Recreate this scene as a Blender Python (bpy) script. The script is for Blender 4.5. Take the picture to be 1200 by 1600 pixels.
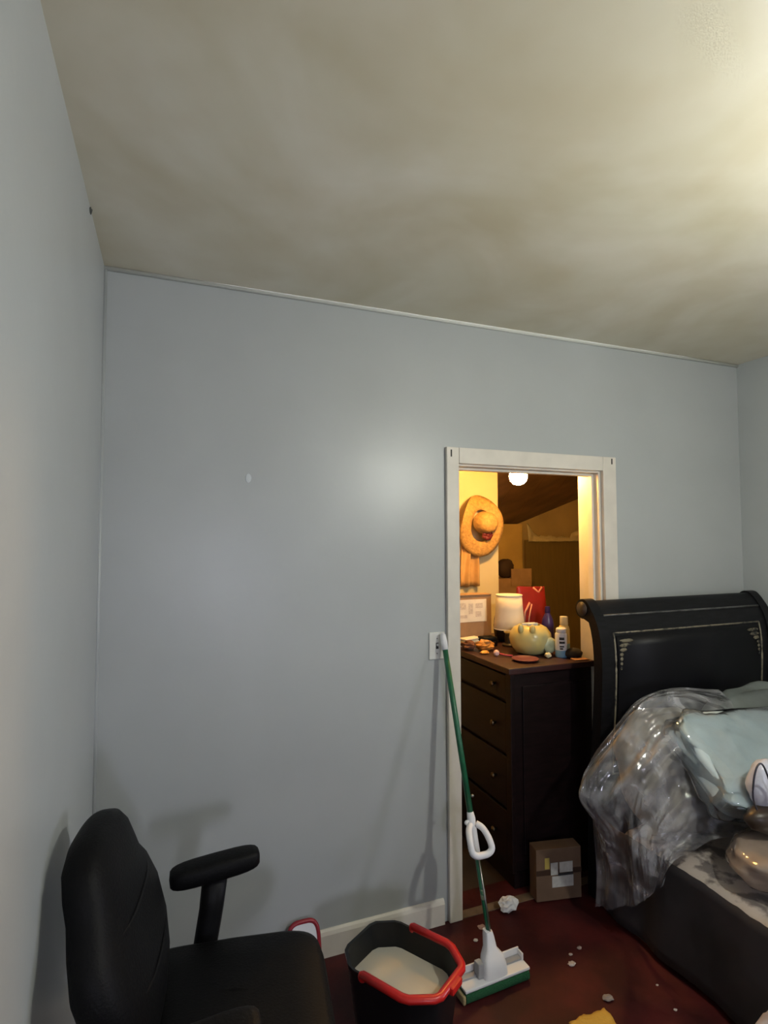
import bpy, bmesh, math, random
from mathutils import Vector, Matrix, noise
random.seed(7)
for o in list(bpy.data.objects):
    bpy.data.objects.remove(o)
scn = bpy.context.scene
COL = scn.collection
PI = math.pi
R = math.radians

# ---------------------------------------------------------------- camera
XL, XR, CZ = -0.233, 2.97, 2.59          # left wall, right wall, ceiling height (back wall is y = 0)
cam_d = bpy.data.cameras.new('camera')
cam = bpy.data.objects.new('camera', cam_d); COL.objects.link(cam)
cam_d.sensor_fit = 'VERTICAL'; cam_d.sensor_height = 24.0
cam_d.lens = 866.35 / 1600 * 24.0
cam_d.clip_start = 0.02
yaw, pitch, roll = 0.3679, 0.0466, -0.0019
fw = Vector((math.sin(yaw)*math.cos(pitch), math.cos(yaw)*math.cos(pitch), math.sin(pitch)))
rt = Vector((math.cos(yaw), -math.sin(yaw), 0)); up = rt.cross(fw)
r2 = rt*math.cos(roll) + up*math.sin(roll); u2 = -rt*math.sin(roll) + up*math.cos(roll)
M = Matrix((r2, u2, -fw)).transposed().to_4x4(); M.translation = (0, -2.167, 1.62)
cam.matrix_world = M
scn.camera = cam

# ---------------------------------------------------------------- light
world = bpy.data.worlds.new('world'); scn.world = world; world.use_nodes = True
bg = world.node_tree.nodes['Background']
bg.inputs[0].default_value = (0.80, 0.80, 1.0, 1); bg.inputs[1].default_value = 62.0
BULB_MAIN = 900.0        # emission of the room's ceiling bulb
BULB_CLOSET = 440.0      # emission of the bare bulb in the closet
def portal(name, loc, rot, sx, sy):
    l = bpy.data.lights.new(name, 'AREA'); l.shape = 'RECTANGLE'; l.size = sx; l.size_y = sy
    l.cycles.is_portal = True
    o = bpy.data.objects.new(name, l); COL.objects.link(o); o.location = loc; o.rotation_euler = rot
portal('daylight_portal', (XR+0.125, -1.76, 0.985), (0, R(90), 0), 0.53, 0.28)
portal('daylight_portal', (0.56, -4.325, 1.20), (R(90), 0, 0), 0.32, 0.50)
vs = scn.view_settings
vs.view_transform = 'Standard'; vs.look = 'None'; vs.exposure = 0.02; vs.gamma = 1.0; vs.use_curve_mapping = False

# ---------------------------------------------------------------- materials
MATS = {}
def mat(name, col, rough=0.6, metal=0.0, var=0.0, scale=8.0, bump=0.0, bscale=60.0, col2=None, lo=0.35, hi=0.65,
        spec=0.5, emit=0.0, coat=0.0, detail=4.0, sheen=0.0, stretch=None):
    if name in MATS: return MATS[name]
    m = bpy.data.materials.new(name); m.use_nodes = True
    nt = m.node_tree; N = nt.nodes; L = nt.links
    b = N['Principled BSDF']
    b.inputs['Base Color'].default_value = (*col, 1)
    b.inputs['Roughness'].default_value = rough; b.inputs['Metallic'].default_value = metal
    b.inputs['Specular IOR Level'].default_value = spec
    b.inputs['Coat Weight'].default_value = coat
    if sheen: b.inputs['Sheen Weight'].default_value = sheen
    if emit:
        b.inputs['Emission Color'].default_value = (*col, 1); b.inputs['Emission Strength'].default_value = emit
    tc = N.new('ShaderNodeTexCoord'); src = tc.outputs['Object']
    if stretch:
        mp = N.new('ShaderNodeMapping'); mp.inputs['Scale'].default_value = stretch
        L.new(src, mp.inputs['Vector']); src = mp.outputs['Vector']
    if var or col2:
        n = N.new('ShaderNodeTexNoise'); n.inputs['Scale'].default_value = scale; n.inputs['Detail'].default_value = detail
        L.new(src, n.inputs['Vector'])
        r = N.new('ShaderNodeValToRGB')
        c2 = col2 if col2 else tuple(min(1, c*(1+var)) for c in col)
        c1 = col if col2 else tuple(c*(1-var) for c in col)
        r.color_ramp.elements[0].position = lo; r.color_ramp.elements[0].color = (*c1, 1)
        r.color_ramp.elements[1].position = hi; r.color_ramp.elements[1].color = (*c2, 1)
        L.new(n.outputs['Fac'], r.inputs['Fac']); L.new(r.outputs['Color'], b.inputs['Base Color'])
    if bump:
        n2 = N.new('ShaderNodeTexNoise'); n2.inputs['Scale'].default_value = bscale; n2.inputs['Detail'].default_value = 3
        L.new(src, n2.inputs['Vector'])
        bp = N.new('ShaderNodeBump'); bp.inputs['Strength'].default_value = bump; bp.inputs['Distance'].default_value = 0.01
        L.new(n2.outputs['Fac'], bp.inputs['Height']); L.new(bp.outputs['Normal'], b.inputs['Normal'])
    MATS[name] = m
    return m

def clear_mat(name, tint=(0.9, 0.93, 0.95), haze=0.12, rough=0.08, hazecol=(0.75, 0.77, 0.8), bump=0.3, bscale=25, refl=0.6, streak=0.0):
    """thin transparent sheet: clear, with gloss at grazing angles and a little milky haze"""
    m = bpy.data.materials.new(name); m.use_nodes = True
    nt = m.node_tree; N = nt.nodes; L = nt.links
    for n in list(N): N.remove(n)
    out = N.new('ShaderNodeOutputMaterial')
    tr = N.new('ShaderNodeBsdfTransparent'); tr.inputs[0].default_value = (*tint, 1)
    df = N.new('ShaderNodeBsdfDiffuse'); df.inputs[0].default_value = (*hazecol, 1)
    gl = N.new('ShaderNodeBsdfGlossy'); gl.inputs['Roughness'].default_value = rough
    tc = N.new('ShaderNodeTexCoord')
    nz = N.new('ShaderNodeTexNoise'); nz.inputs['Scale'].default_value = bscale; nz.inputs['Detail'].default_value = 3
    L.new(tc.outputs['Object'], nz.inputs['Vector'])
    bp = N.new('ShaderNodeBump'); bp.inputs['Strength'].default_value = bump; bp.inputs['Distance'].default_value = 0.012
    L.new(nz.outputs['Fac'], bp.inputs['Height'])
    L.new(bp.outputs['Normal'], gl.inputs['Normal'])
    fr = N.new('ShaderNodeFresnel'); fr.inputs['IOR'].default_value = 1.5; L.new(bp.outputs['Normal'], fr.inputs['Normal'])
    mu = N.new('ShaderNodeMath'); mu.operation = 'MULTIPLY'; mu.inputs[1].default_value = refl; L.new(fr.outputs[0], mu.inputs[0])
    m1 = N.new('ShaderNodeMixShader'); m1.inputs[0].default_value = haze
    if streak:
        ns = N.new('ShaderNodeTexNoise'); ns.inputs['Scale'].default_value = 7; ns.inputs['Detail'].default_value = 5; ns.inputs['Distortion'].default_value = 1.2
        L.new(tc.outputs['Object'], ns.inputs['Vector'])
        mr = N.new('ShaderNodeMapRange'); mr.inputs['From Min'].default_value = 0.42; mr.inputs['From Max'].default_value = 0.72
        mr.inputs['To Min'].default_value = haze*0.5; mr.inputs['To Max'].default_value = haze+streak
        L.new(ns.outputs['Fac'], mr.inputs['Value']); L.new(mr.outputs['Result'], m1.inputs[0])
    L.new(tr.outputs[0], m1.inputs[1]); L.new(df.outputs[0], m1.inputs[2])
    m2 = N.new('ShaderNodeMixShader'); L.new(mu.outputs[0], m2.inputs[0])
    L.new(m1.outputs[0], m2.inputs[1]); L.new(gl.outputs[0], m2.inputs[2])
    L.new(m2.outputs[0], out.inputs[0])
    return m

WALL = mat('wall paint', (0.400, 0.423, 0.426), 0.36, var=0.035, scale=2.2, bump=0.03, bscale=45)
TRIMP = mat('cream gloss trim', (0.66, 0.62, 0.55), 0.42, var=0.05, scale=9, bump=0.06, bscale=40)
FLOORM = mat('red floor paint', (0.030, 0.005, 0.006), 0.55, spec=0.25, col2=(0.075, 0.011, 0.011), scale=5.5, bump=0.12, bscale=30, lo=0.38, hi=0.72, detail=8)
BLACKL = mat('black leather', (0.0035, 0.0035, 0.004), 0.55, bump=0.15, bscale=160, spec=0.14)
BLACKP = mat('black plastic', (0.0045, 0.0045, 0.005), 0.5, spec=0.15)
BEDW = mat('black bed wood', (0.006, 0.006, 0.0075), 0.48, spec=0.22, var=0.35, scale=14, stretch=(1, 6, 6))
BEDE = mat('worn brown bed edge', (0.035, 0.022, 0.015), 0.45, var=0.5, scale=20)
GILT = mat('worn gilt line', (0.24, 0.21, 0.15), 0.5, metal=0.3, col2=(0.03, 0.03, 0.03), scale=35, lo=0.5, hi=0.68)
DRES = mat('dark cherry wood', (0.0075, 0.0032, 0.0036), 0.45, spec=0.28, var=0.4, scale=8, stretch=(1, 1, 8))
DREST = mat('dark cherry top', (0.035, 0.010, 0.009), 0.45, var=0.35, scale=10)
METAL = mat('dull metal', (0.35, 0.33, 0.3), 0.35, metal=1.0)
WHITEP = mat('white plastic', (0.72, 0.72, 0.74), 0.4)
GREYP = mat('grey plastic', (0.30, 0.30, 0.31), 0.45)
GREEN = mat('green enamel', (0.012, 0.105, 0.048), 0.35, var=0.15, scale=30)
SPONGE = mat('green sponge', (0.010, 0.085, 0.030), 0.9, bump=0.5, bscale=220)
REDP = mat('red plastic', (0.50, 0.014, 0.012), 0.32)
CARD = mat('cardboard', (0.30, 0.185, 0.105), 0.8, var=0.12, scale=12)
PAPER = mat('paper white', (0.70, 0.68, 0.63), 0.75, var=0.06, scale=20)
INK = mat('black ink', (0.03, 0.03, 0.035), 0.7)
GLASS = clear_mat('window glass', (0.98, 0.99, 0.99), 0.0, 0.02, bump=0.0, refl=1.0)

# ---------------------------------------------------------------- mesh helpers
def link(name, bm, m, parent=None, smooth=False, loc=None, auto=None):
    me = bpy.data.meshes.new(name)
    bmesh.ops.recalc_face_normals(bm, faces=bm.faces)
    if smooth:
        for f in bm.faces: f.smooth = True
    bm.to_mesh(me); bm.free()
    o = bpy.data.objects.new(name, me); COL.objects.link(o)
    for mm in (m if isinstance(m, (list, tuple)) else [m]): me.materials.append(mm)
    if parent: o.parent = parent
    if loc is not None: o.location = loc
    if smooth and auto:
        md = o.modifiers.new('edges', 'EDGE_SPLIT'); md.split_angle = R(auto)
    return o
def tag(o, label, cat, group=None):
    o['label'] = label; o['category'] = cat
    if group: o['group'] = group
    return o
def thing(name, label, cat, loc=(0, 0, 0), rz=0, group=None, rot=None):
    o = bpy.data.objects.new(name, None); COL.objects.link(o)
    o.empty_display_size = 0.05
    o.location = loc; o.rotation_euler = rot if rot else (0, 0, rz)
    return tag(o, label, cat, group)
def struct(o):
    o['kind'] = 'structure'; return o
def box(bm, x0, x1, y0, y1, z0, z1, bev=0.0, seg=2, mi=0, mtx=None):
    vs_ = [bm.verts.new(p) for p in ((x0,y0,z0),(x1,y0,z0),(x1,y1,z0),(x0,y1,z0),(x0,y0,z1),(x1,y0,z1),(x1,y1,z1),(x0,y1,z1))]
    fs = [bm.faces.new([vs_[i] for i in q]) for q in ((0,3,2,1),(4,5,6,7),(0,1,5,4),(1,2,6,5),(2,3,7,6),(3,0,4,7))]
    for f in fs: f.material_index = mi
    if mtx is not None: bmesh.ops.transform(bm, matrix=mtx, verts=vs_)
    if bev:
        es = {e for f in fs for e in f.edges}
        bmesh.ops.bevel(bm, geom=list(es), offset=bev, segments=seg, profile=0.6, affect='EDGES')
    return bm
def boxo(name, m, parent, *a, bev=0.0, seg=2, smooth=False, mtx=None):
    bm = bmesh.new(); box(bm, *a, bev=bev, seg=seg, mtx=mtx)
    return link(name, bm, m, parent, smooth)
def loft(bm, rings, closed=True, cap0=True, cap1=True, mi=0):
    """rings: lists of 3-D points of equal length"""
    V = [[bm.verts.new(p) for p in r] for r in rings]
    n = len(V[0])
    for a, b in zip(V[:-1], V[1:]):
        for i in range(n if closed else n-1):
            f = bm.faces.new((a[i], a[(i+1) % n], b[(i+1) % n], b[i])); f.material_index = mi
    if closed and cap0: bm.faces.new(V[0][::-1]).material_index = mi
    if closed and cap1: bm.faces.new(V[-1]).material_index = mi
    return V
def tube(bm, pts, rad, n=10, flat=1.0, cyc=False, updir=None):
    pts = [Vector(p) for p in pts]; k = len(pts)
    rings = []
    ref = Vector(updir) if updir else Vector((0, 0, 1))
    for i, p in enumerate(pts):
        if cyc: t = pts[(i+1) % k] - pts[i-1]
        else: t = pts[min(i+1, k-1)] - pts[max(i-1, 0)]
        t.normalize()
        a = ref.cross(t)
        if a.length < 1e-3: a = Vector((1, 0, 0)).cross(t)
        a.normalize(); b = t.cross(a)
        r = rad[i] if isinstance(rad, (list, tuple)) else rad
        rings.append([p + a*r*math.cos(2*PI*j/n) + b*r*flat*math.sin(2*PI*j/n) for j in range(n)])
    if cyc:
        rings.append(rings[0])
        V = [[bm.verts.new(q) for q in r] for r in rings[:-1]]
        for i in range(k):
            a, b = V[i], V[(i+1) % k]
            for j in range(n): bm.faces.new((a[j], a[(j+1) % n], b[(j+1) % n], b[j]))
    else: loft(bm, rings)
    return bm
def lathe(bm, prof, n=24, cx=0, cy=0, cap0=True, cap1=True, sy=1.0):
    rings = [[(cx + r*math.cos(2*PI*i/n), cy + sy*r*math.sin(2*PI*i/n), z) for i in range(n)] for r, z in prof]
    loft(bm, rings, cap0=cap0, cap1=cap1)
    return bm
def latheo(name, m, parent, prof, n=24, cx=0, cy=0, loc=None, cap0=True, cap1=True, auto=40):
    bm = bmesh.new(); lathe(bm, prof, n, cx, cy, cap0, cap1)
    return link(name, bm, m, parent, True, loc, auto)
def sgn(v, p): return math.copysign(abs(v)**p, v)
def squircle(a, b, e=0.5, n=24):
    return [(a*sgn(math.cos(2*PI*i/n), e), b*sgn(math.sin(2*PI*i/n), e)) for i in range(n)]
def blob(bm, c, rad, e1=1.0, e2=1.0, nu=20, nv=12, nz=0.0, nf=3.0, mtx=None, seed=0):
    """superellipsoid, optionally lumpy"""
    rings = []
    for j in range(nv+1):
        v = -PI/2 + PI*(j+0.02)/(nv+0.04)
        ring = []
        for i in range(nu):
            u = 2*PI*i/nu
            p = Vector((rad[0]*sgn(math.cos(v), e1)*sgn(math.cos(u), e2), rad[1]*sgn(math.cos(v), e1)*sgn(math.sin(u), e2), rad[2]*sgn(math.sin(v), e1)))
            if nz: p *= 1 + nz*noise.noise(Vector((p.x*nf/rad[0]+seed*7.1, p.y*nf/rad[1]+3.3, p.z*nf/rad[2]-seed)))
            if mtx is not None: p = mtx @ p
            ring.append(p + Vector(c))
        rings.append(ring)
    loft(bm, rings)
    return bm
def blobo(name, m, parent, c, rad, **k):
    bm = bmesh.new(); blob(bm, c, rad, **k); return link(name, bm, m, parent, True)
def fbm(x, y, z=0.0, o=3):
    s, a, f = 0, 1, 1
    for _ in range(o):
        s += a*noise.noise(Vector((x*f, y*f, z*f))); a *= .5; f *= 2.1
    return s
def grid_sheet(bm, fn, nu, nv, thick=0.0):
    """fn(u,v)->point, u,v in 0..1"""
    V = [[bm.verts.new(fn(i/nu, j/nv)) for j in range(nv+1)] for i in range(nu+1)]
    for i in range(nu):
        for j in range(nv): bm.faces.new((V[i][j], V[i+1][j], V[i+1][j+1], V[i][j+1]))
    return V
def solid(o, t, off=0.0):
    md = o.modifiers.new('thickness', 'SOLIDIFY'); md.thickness = t; md.offset = off; return o
def subsurf(o, n=1):
    md = o.modifiers.new('smooth', 'SUBSURF'); md.levels = n; md.render_levels = n; return o

# ================================================================ STRUCTURE
YF = -4.2       # front wall
T = 0.15        # thickness of the wall with the doorway
DX0, DX1, DZ = 1.165, 1.985, 1.952     # rough doorway
def wall_with_hole(name, m, axis, pos, thick, a0, a1, z0, z1, h):
    """axis 'y': wall in plane y=pos spanning x a0..a1 ; axis 'x': wall in plane x=pos spanning y"""
    bm = bmesh.new()
    def b(p0, p1, q0, q1):
        if p1-p0 < 1e-4 or q1-q0 < 1e-4: return
        if axis == 'y': box(bm, p0, p1, min(pos, pos+thick), max(pos, pos+thick), q0, q1)
        else: box(bm, min(pos, pos+thick), max(pos, pos+thick), p0, p1, q0, q1)
    if h:
        h0, h1, g0, g1 = h
        b(a0, h0, z0, z1); b(h1, a1, z0, z1); b(h0, h1, g1, z1); b(h0, h1, z0, g0)
    else: b(a0, a1, z0, z1)
    return struct(link(name, bm, m))
wall_with_hole('wall_back', WALL, 'y', 0, T, XL-0.12, XR+0.12, 0, CZ+0.1, (DX0, DX1, 0, DZ))
wall_with_hole('wall_left', WALL, 'x', XL, -0.12, YF, 0, 0, CZ, None)
wall_with_hole('wall_right', WALL, 'x', XR, 0.12, YF, 0, 0, CZ, (-1.90, -1.62, 0.72, 1.25))
wall_with_hole('wall_front', WALL, 'y', YF, -0.12, XL-0.12, XR+0.12, 0, CZ, (0.40, 0.72, 0.95, 1.45))
# ceiling with old smoke-brown stains
CEIL = bpy.data.materials.new('stained ceiling'); CEIL.use_nodes = True
def build_ceil():
    nt = CEIL.node_tree; N = nt.nodes; L = nt.links; b = N['Principled BSDF']; b.inputs['Roughness'].default_value = 0.55
    tc = N.new('ShaderNodeTexCoord')
    n1 = N.new('ShaderNodeTexNoise'); n1.inputs['Scale'].default_value = 1.5; n1.inputs['Detail'].default_value = 4; n1.inputs['Distortion'].default_value = 0.7
    n2 = N.new('ShaderNodeTexNoise'); n2.inputs['Scale'].default_value = 4.0; n2.inputs['Detail'].default_value = 3
    L.new(tc.outputs['Object'], n1.inputs['Vector']); L.new(tc.outputs['Object'], n2.inputs['Vector'])
    r1 = N.new('ShaderNodeValToRGB')
    e = r1.color_ramp.elements
    e[0].position = 0.33; e[0].color = (0.56, 0.52, 0.385, 1); e[1].position = 0.68; e[1].color = (0.71, 0.685, 0.59, 1)
    mx = N.new('ShaderNodeMix'); mx.data_type = 'RGBA'; mx.blend_type = 'MULTIPLY'; mx.inputs[0].default_value = 0.35
    r2_ = N.new('ShaderNodeValToRGB'); e = r2_.color_ramp.elements
    e[0].position = 0.35; e[0].color = (0.84, 0.78, 0.68, 1); e[1].position = 0.6; e[1].color = (1, 1, 1, 1)
    L.new(n1.outputs['Fac'], r1.inputs['Fac']); L.new(n2.outputs['Fac'], r2_.inputs['Fac'])
    L.new(r1.outputs['Color'], mx.inputs[6]); L.new(r2_.outputs['Color'], mx.inputs[7]); L.new(mx.outputs[2], b.inputs['Base Color'])
    n3 = N.new('ShaderNodeTexNoise'); n3.inputs['Scale'].default_value = 3.0; L.new(tc.outputs['Object'], n3.inputs['Vector'])
    bp = N.new('ShaderNodeBump'); bp.inputs['Strength'].default_value = 0.15; bp.inputs['Distance'].default_value = 0.03
    L.new(n3.outputs['Fac'], bp.inputs['Height']); L.new(bp.outputs['Normal'], b.inputs['Normal'])
build_ceil()
struct(boxo('ceiling', CEIL, None, XL-0.12, XR+0.12, YF-0.12, -0.0002, CZ, CZ+0.1))
struct(boxo('floor', FLOORM, None, XL-0.12, XR+0.12, YF-0.12, T, -0.1, 0))
# ceiling bead, corner bead and baseboard
bm = bmesh.new(); tube(bm, [(XL, -0.004, CZ-0.006), (XR, -0.004, CZ-0.006)], 0.009, 8)
struct(link('trim_1', bm, mat('pale bead', (0.62, 0.63, 0.58), 0.6), None, True))
bm = bmesh.new(); tube(bm, [(XL+0.003, -0.003, 0.1), (XL+0.003, -0.003, CZ)], 0.007, 8, updir=(0, 1, 0))
struct(link('trim_2', bm, WALL, None, True))
def baseboard(name, x0, x1):
    bm = bmesh.new()
    prof = [(0, 0), (-0.016, 0), (-0.016, 0.082), (-0.011, 0.094), (-0.004, 0.1), (0, 0.1)]
    loft(bm, [[(x, y, z) for y, z in prof] for x in (x0, x1)])
    return struct(link(name, bm, TRIMP))
baseboard('baseboard_back', XL+0.017, 1.10); 
bm = bmesh.new(); box(bm, XL, XL+0.016, YF, -0.0, 0, 0.1, bev=0.003)
struct(link('baseboard_left', bm, TRIMP))
bm = bmesh.new(); box(bm, 2.075, XR-0.017, -0.016, 0, 0, 0.1, bev=0.003)
struct(link('baseboard_right', bm, TRIMP))
# small dark hole where left wall meets ceiling
bm = bmesh.new(); blob(bm, (XL+0.001, -0.385, CZ-0.012), (0.005, 0.013, 0.009), nz=0.5, nf=2, nu=12, nv=6)
tag(link('plaster_chip', bm, mat('dark plaster gap', (0.07, 0.075, 0.065), 0.9), None, True), 'small dark chip where the left wall meets the ceiling', 'chip')
# pale patch of filler on the back wall
bm = bmesh.new(); blob(bm, (0.277, -0.0005, 1.85), (0.012, 0.0015, 0.018), nu=12, nv=6)
tag(link('filler_patch', bm, mat('pale filler', (0.52, 0.56, 0.58), 0.5), None, True), 'tiny pale filler spot alone on the blue-grey back wall', 'patch')

# doorway lining
door = bpy.data.objects.new('door_1', None); COL.objects.link(door); struct(door)
door.location = (DX0, 0, 0)
def dp(name, m, x0, x1, y0, y1, z0, z1, bev=0.003, parent=door):
    return boxo(name, m, parent, x0-DX0, x1-DX0, y0, y1, z0, z1, bev=bev)
dp('casing', TRIMP, 1.122, 1.183, -0.020, -0.0005, 0, 2.018, 0.004)
dp('casing', TRIMP, 1.985, 2.066, -0.020, -0.0005, 0, 2.018, 0.004)
dp('casing', TRIMP, 1.1835, 1.9845, -0.020, -0.0005, 1.947, 2.018, 0.004)
dp('jamb', TRIMP, DX0+0.0005, 1.18, 0, T, 0, DZ-0.001)
dp('jamb', TRIMP, 1.972, DX1-0.0005, 0, T, 0, DZ-0.001)
dp('jamb', TRIMP, 1.1805, 1.9715, 0, T, 1.938, DZ-0.001)
dp('door_stop', TRIMP, 1.9600, 1.9718, 0.035, 0.07, 0, 1.937, 0.002)
dp('door_stop', TRIMP, 1.1805, 1.9595, 0.035, 0.07, 1.926, 1.9378, 0.002)
DK = mat('dark nail slot', (0.03, 0.028, 0.025), 0.8)
dp('nail_slot', DK, 1.141, 1.147, -0.022, -0.019, 1.975, 2.006, 0)
dp('nail_slot', DK, 2.036, 2.042, -0.022, -0.019, 1.982, 2.010, 0)
tr = boxo('trim_3', mat('bare worn sill', (0.13, 0.085, 0.05), 0.75, var=0.3, scale=14), None, 1.181, 1.971, -0.014, 0.03, 0.0005, 0.004); struct(tr)

# windows (out of the frame, they let the daylight in)
def window(name, axis, pos, a0, a1, z0, z1, out):
    w = bpy.data.objects.new(name, None); COL.objects.link(w); struct(w)
    def b(n, m, p0, p1, t0, t1, q0, q1, bev=0.003):
        lo, hi = min(pos+t0*out, pos+t1*out), max(pos+t0*out, pos+t1*out)
        if axis == 'x': boxo(n, m, w, lo, hi, p0, p1, q0, q1, bev=bev)
        else: boxo(n, m, w, p0, p1, lo, hi, q0, q1, bev=bev)
    f = 0.02
    b('frame', TRIMP, a0+.0005, a0+f, 0.02, 0.1, z0+.0005, z1-.0005); b('frame', TRIMP, a1-f, a1-.0005, 0.02, 0.1, z0+.0005, z1-.0005)
    b('frame', TRIMP, a0+f, a1-f, 0.02, 0.1, z0+.0005, z0+f); b('frame', TRIMP, a0+f, a1-f, 0.02, 0.1, z1-f, z1-.0005)
    zm = (z0+z1)/2
    b('rail', TRIMP, a0+f, a1-f, 0.04, 0.075, zm-0.015, zm+0.015)
    b('pane', GLASS, a0+f, a1-f, 0.055, 0.059, z0+f, zm-0.015, 0); b('pane', GLASS, a0+f, a1-f, 0.055, 0.059, zm+0.015, z1-f, 0)
    b('casing', TRIMP, a0-0.07, a0, -0.018, -0.0005, z0-0.02, z1+0.07); b('casing', TRIMP, a1, a1+0.07, -0.018, -0.0005, z0-0.02, z1+0.07)
    b('casing', TRIMP, a0, a1, -0.018, -0.0005, z1, z1+0.07); b('sill', TRIMP, a0-0.08, a1+0.08, -0.04, -0.0005, z0-0.045, z0-0.02)
window('window_1', 'x', XR, -1.90, -1.62, 0.72, 1.25, 1)
window('window_2', 'y', YF, 0.40, 0.72, 0.95, 1.45, -1)

# the room's own ceiling bulb (just out of the frame to the right)
def bulb(name, label, loc, top, col, strength, m, g=1.0):
    t = thing(name, label, 'light bulb', loc)
    em = mat(m, col, 0.3, emit=strength)
    latheo('glass_bulb', em, t, [(0.001, 0.042-0.087*g), (0.02*g, 0.042-0.082*g), (0.033*g, 0.042-0.068*g), (0.037*g, 0.042-0.05*g), (0.033*g, 0.042-0.03*g), (0.022*g, 0.042-0.012*g), (0.014, 0.042)], 20)
    latheo('socket', BLACKP, t, [(0.014, 0.0425), (0.018, 0.044), (0.02, 0.075), (0.012, 0.09), (0.003, 0.092)], 16)
    dz = top - loc[2]
    if dz > 0.13: latheo('cord', BLACKP, t, [(0.003, 0.0922), (0.003, dz-0.02)], 8)
    latheo('ceiling_rose', WHITEP, t, [(0.045, dz-0.001), (0.042, dz-0.016), (0.02, dz-0.021), (0.004, dz-0.022)], 20)
    return t
bulb('ceiling_bulb', 'bare bulb on the bedroom ceiling', (1.62, -1.80, 2.07), CZ, (0.98, 0.985, 0.88), BULB_MAIN, 'cool bulb glow')

# ---------------------------------------------------------------- closet beyond the doorway
CW = mat('cream closet wall', (0.62, 0.53, 0.33), 0.65, var=0.06, scale=3)
CTAN = mat('tan closet wall', (0.34, 0.25, 0.12), 0.75, var=0.12, scale=4)
BROWN = mat('brown stair underside', (0.13, 0.07, 0.038), 0.45, var=0.3, scale=4, stretch=(1, 3, 1))
struct(boxo('floor_closet', mat('dark closet floor', (0.03, 0.022, 0.015), 0.6, var=0.3), None, 0.4, 3.8, T, 2.2, -0.1, -0.0005))
struct(boxo('wall_closet_left', CW, None, 0.3, 0.4, T, 1.15, 0, 2.6))
struct(boxo('wall_closet_back', CW, None, 0.3, 2.129, 1.15, 2.1, 0, 2.6))
struct(boxo('wall_closet_recess', CTAN, None, 2.129, 3.8, 1.95, 2.1, 0, 2.6))
struct(boxo('wall_closet_right', CTAN, None, 3.6, 3.8, T, 1.95, 0, 2.6))
struct(boxo('wall_closet_front', CTAN, None, XR+0.1201, 3.8, 0.0, T, 0, 2.7))
struct(boxo('ceiling_closet', CW, None, 0.3, 3.8, T, 2.1, 2.6, 2.7))
def slope(x, y): return 1.778 + 0.356*(x-2.952) + 0.75*(1.95-y)
# sloped underside of a stair over the recess, boarded
bd = bpy.data.objects.new('ceiling_stair', None); COL.objects.link(bd); struct(bd)
edges = [2.13, 2.42, 2.74, 3.06, 3.36, 3.599]
for k in range(5):
    x0, x1 = edges[k]+0.002, edges[k+1]-0.002
    bm = bmesh.new()
    y0, y1 = 1.152, 1.949
    vs_ = [bm.verts.new((x, y, slope(x, y)+dz_)) for dz_ in (0, 0.02) for x, y in ((x0, y0), (x1, y0), (x1, y1), (x0, y1))]
    for q in ((0,1,2,3),(7,6,5,4),(0,4,5,1),(1,5,6,2),(2,6,7,3),(3,7,4,0)): bm.faces.new([vs_[i] for i in q])
    link('board', bm, BROWN, bd)
# bulb
bulb('hanging_bulb', 'glowing bare bulb hanging in the closet doorway', (1.795, 0.42, 1.985), 2.6, (1.0, 0.52, 0.13), BULB_CLOSET, 'warm bulb glow', 1.35)

# things standing in the recess
tag(boxo('cardboard_sheet', mat('yellow fibreboard', (0.46, 0.31, 0.10), 0.7, var=0.1, scale=5), None, 2.30, 2.815, 1.84, 1.87, 0.0, 1.735, bev=0.004),
    'tall yellow-tan board standing behind the cardboard carton in the closet', 'board')
tag(boxo('olive_board', mat('olive board', (0.125, 0.085, 0.026), 0.6, var=0.08, scale=6, stretch=(8, 1, 1)), None, 2.825, 3.385, 1.80, 1.835, 0.0, 1.60, bev=0.004),
    'tall dark olive-brown board standing upright in the closet', 'board')
def torn_strip():
    t = None
    bm = bmesh.new()
    def fn(u, v):
        x = 2.83 + 0.55*u
        h = 0.05 + 0.09*max(0, 1-u*4.5) + 0.05*max(0, (u-0.8)*5) + 0.03*fbm(u*9, 1.3)
        z = 1.585 + h*v
        y = 1.785 - 0.02*abs(fbm(u*12, v*3, 4)) - 0.01*v + 0.03*v*v
        return (x, y, z)
    grid_sheet(bm, fn, 40, 8)
    o = link('plastic_wrap_strip', bm, clear_mat('torn film', (0.95, 0.93, 0.85), 0.42, 0.2, (0.75, 0.66, 0.45)), None, True)
    solid(o, 0.002)
    tag(o, 'torn pale plastic strip along the top of the olive board', 'plastic')
torn_strip()
ct = thing('tall_carton', 'tall plain cardboard carton under the dark pouch in the closet', 'carton', (2.52, 1.66, 0))
boxo('body', CARD, ct, -0.24, 0.17, -0.11, 0.11, 0.0, 1.30, bev=0.004)
boxo('flap', CARD, ct, -0.02, 0.168, -0.116, -0.1105, 1.24, 1.375, bev=0.001)
pouch = bmesh.new()
blob(pouch, (0, 0, 0.075), (0.07, 0.06, 0.075), e1=0.8, nz=0.1)
tag(link('dark_pouch', pouch, mat('dark brown cloth', (0.035, 0.016, 0.010), 0.8), None, True, (2.50, 1.63, 1.301)), 'dark rounded pouch sitting on the tall carton', 'pouch')

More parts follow.
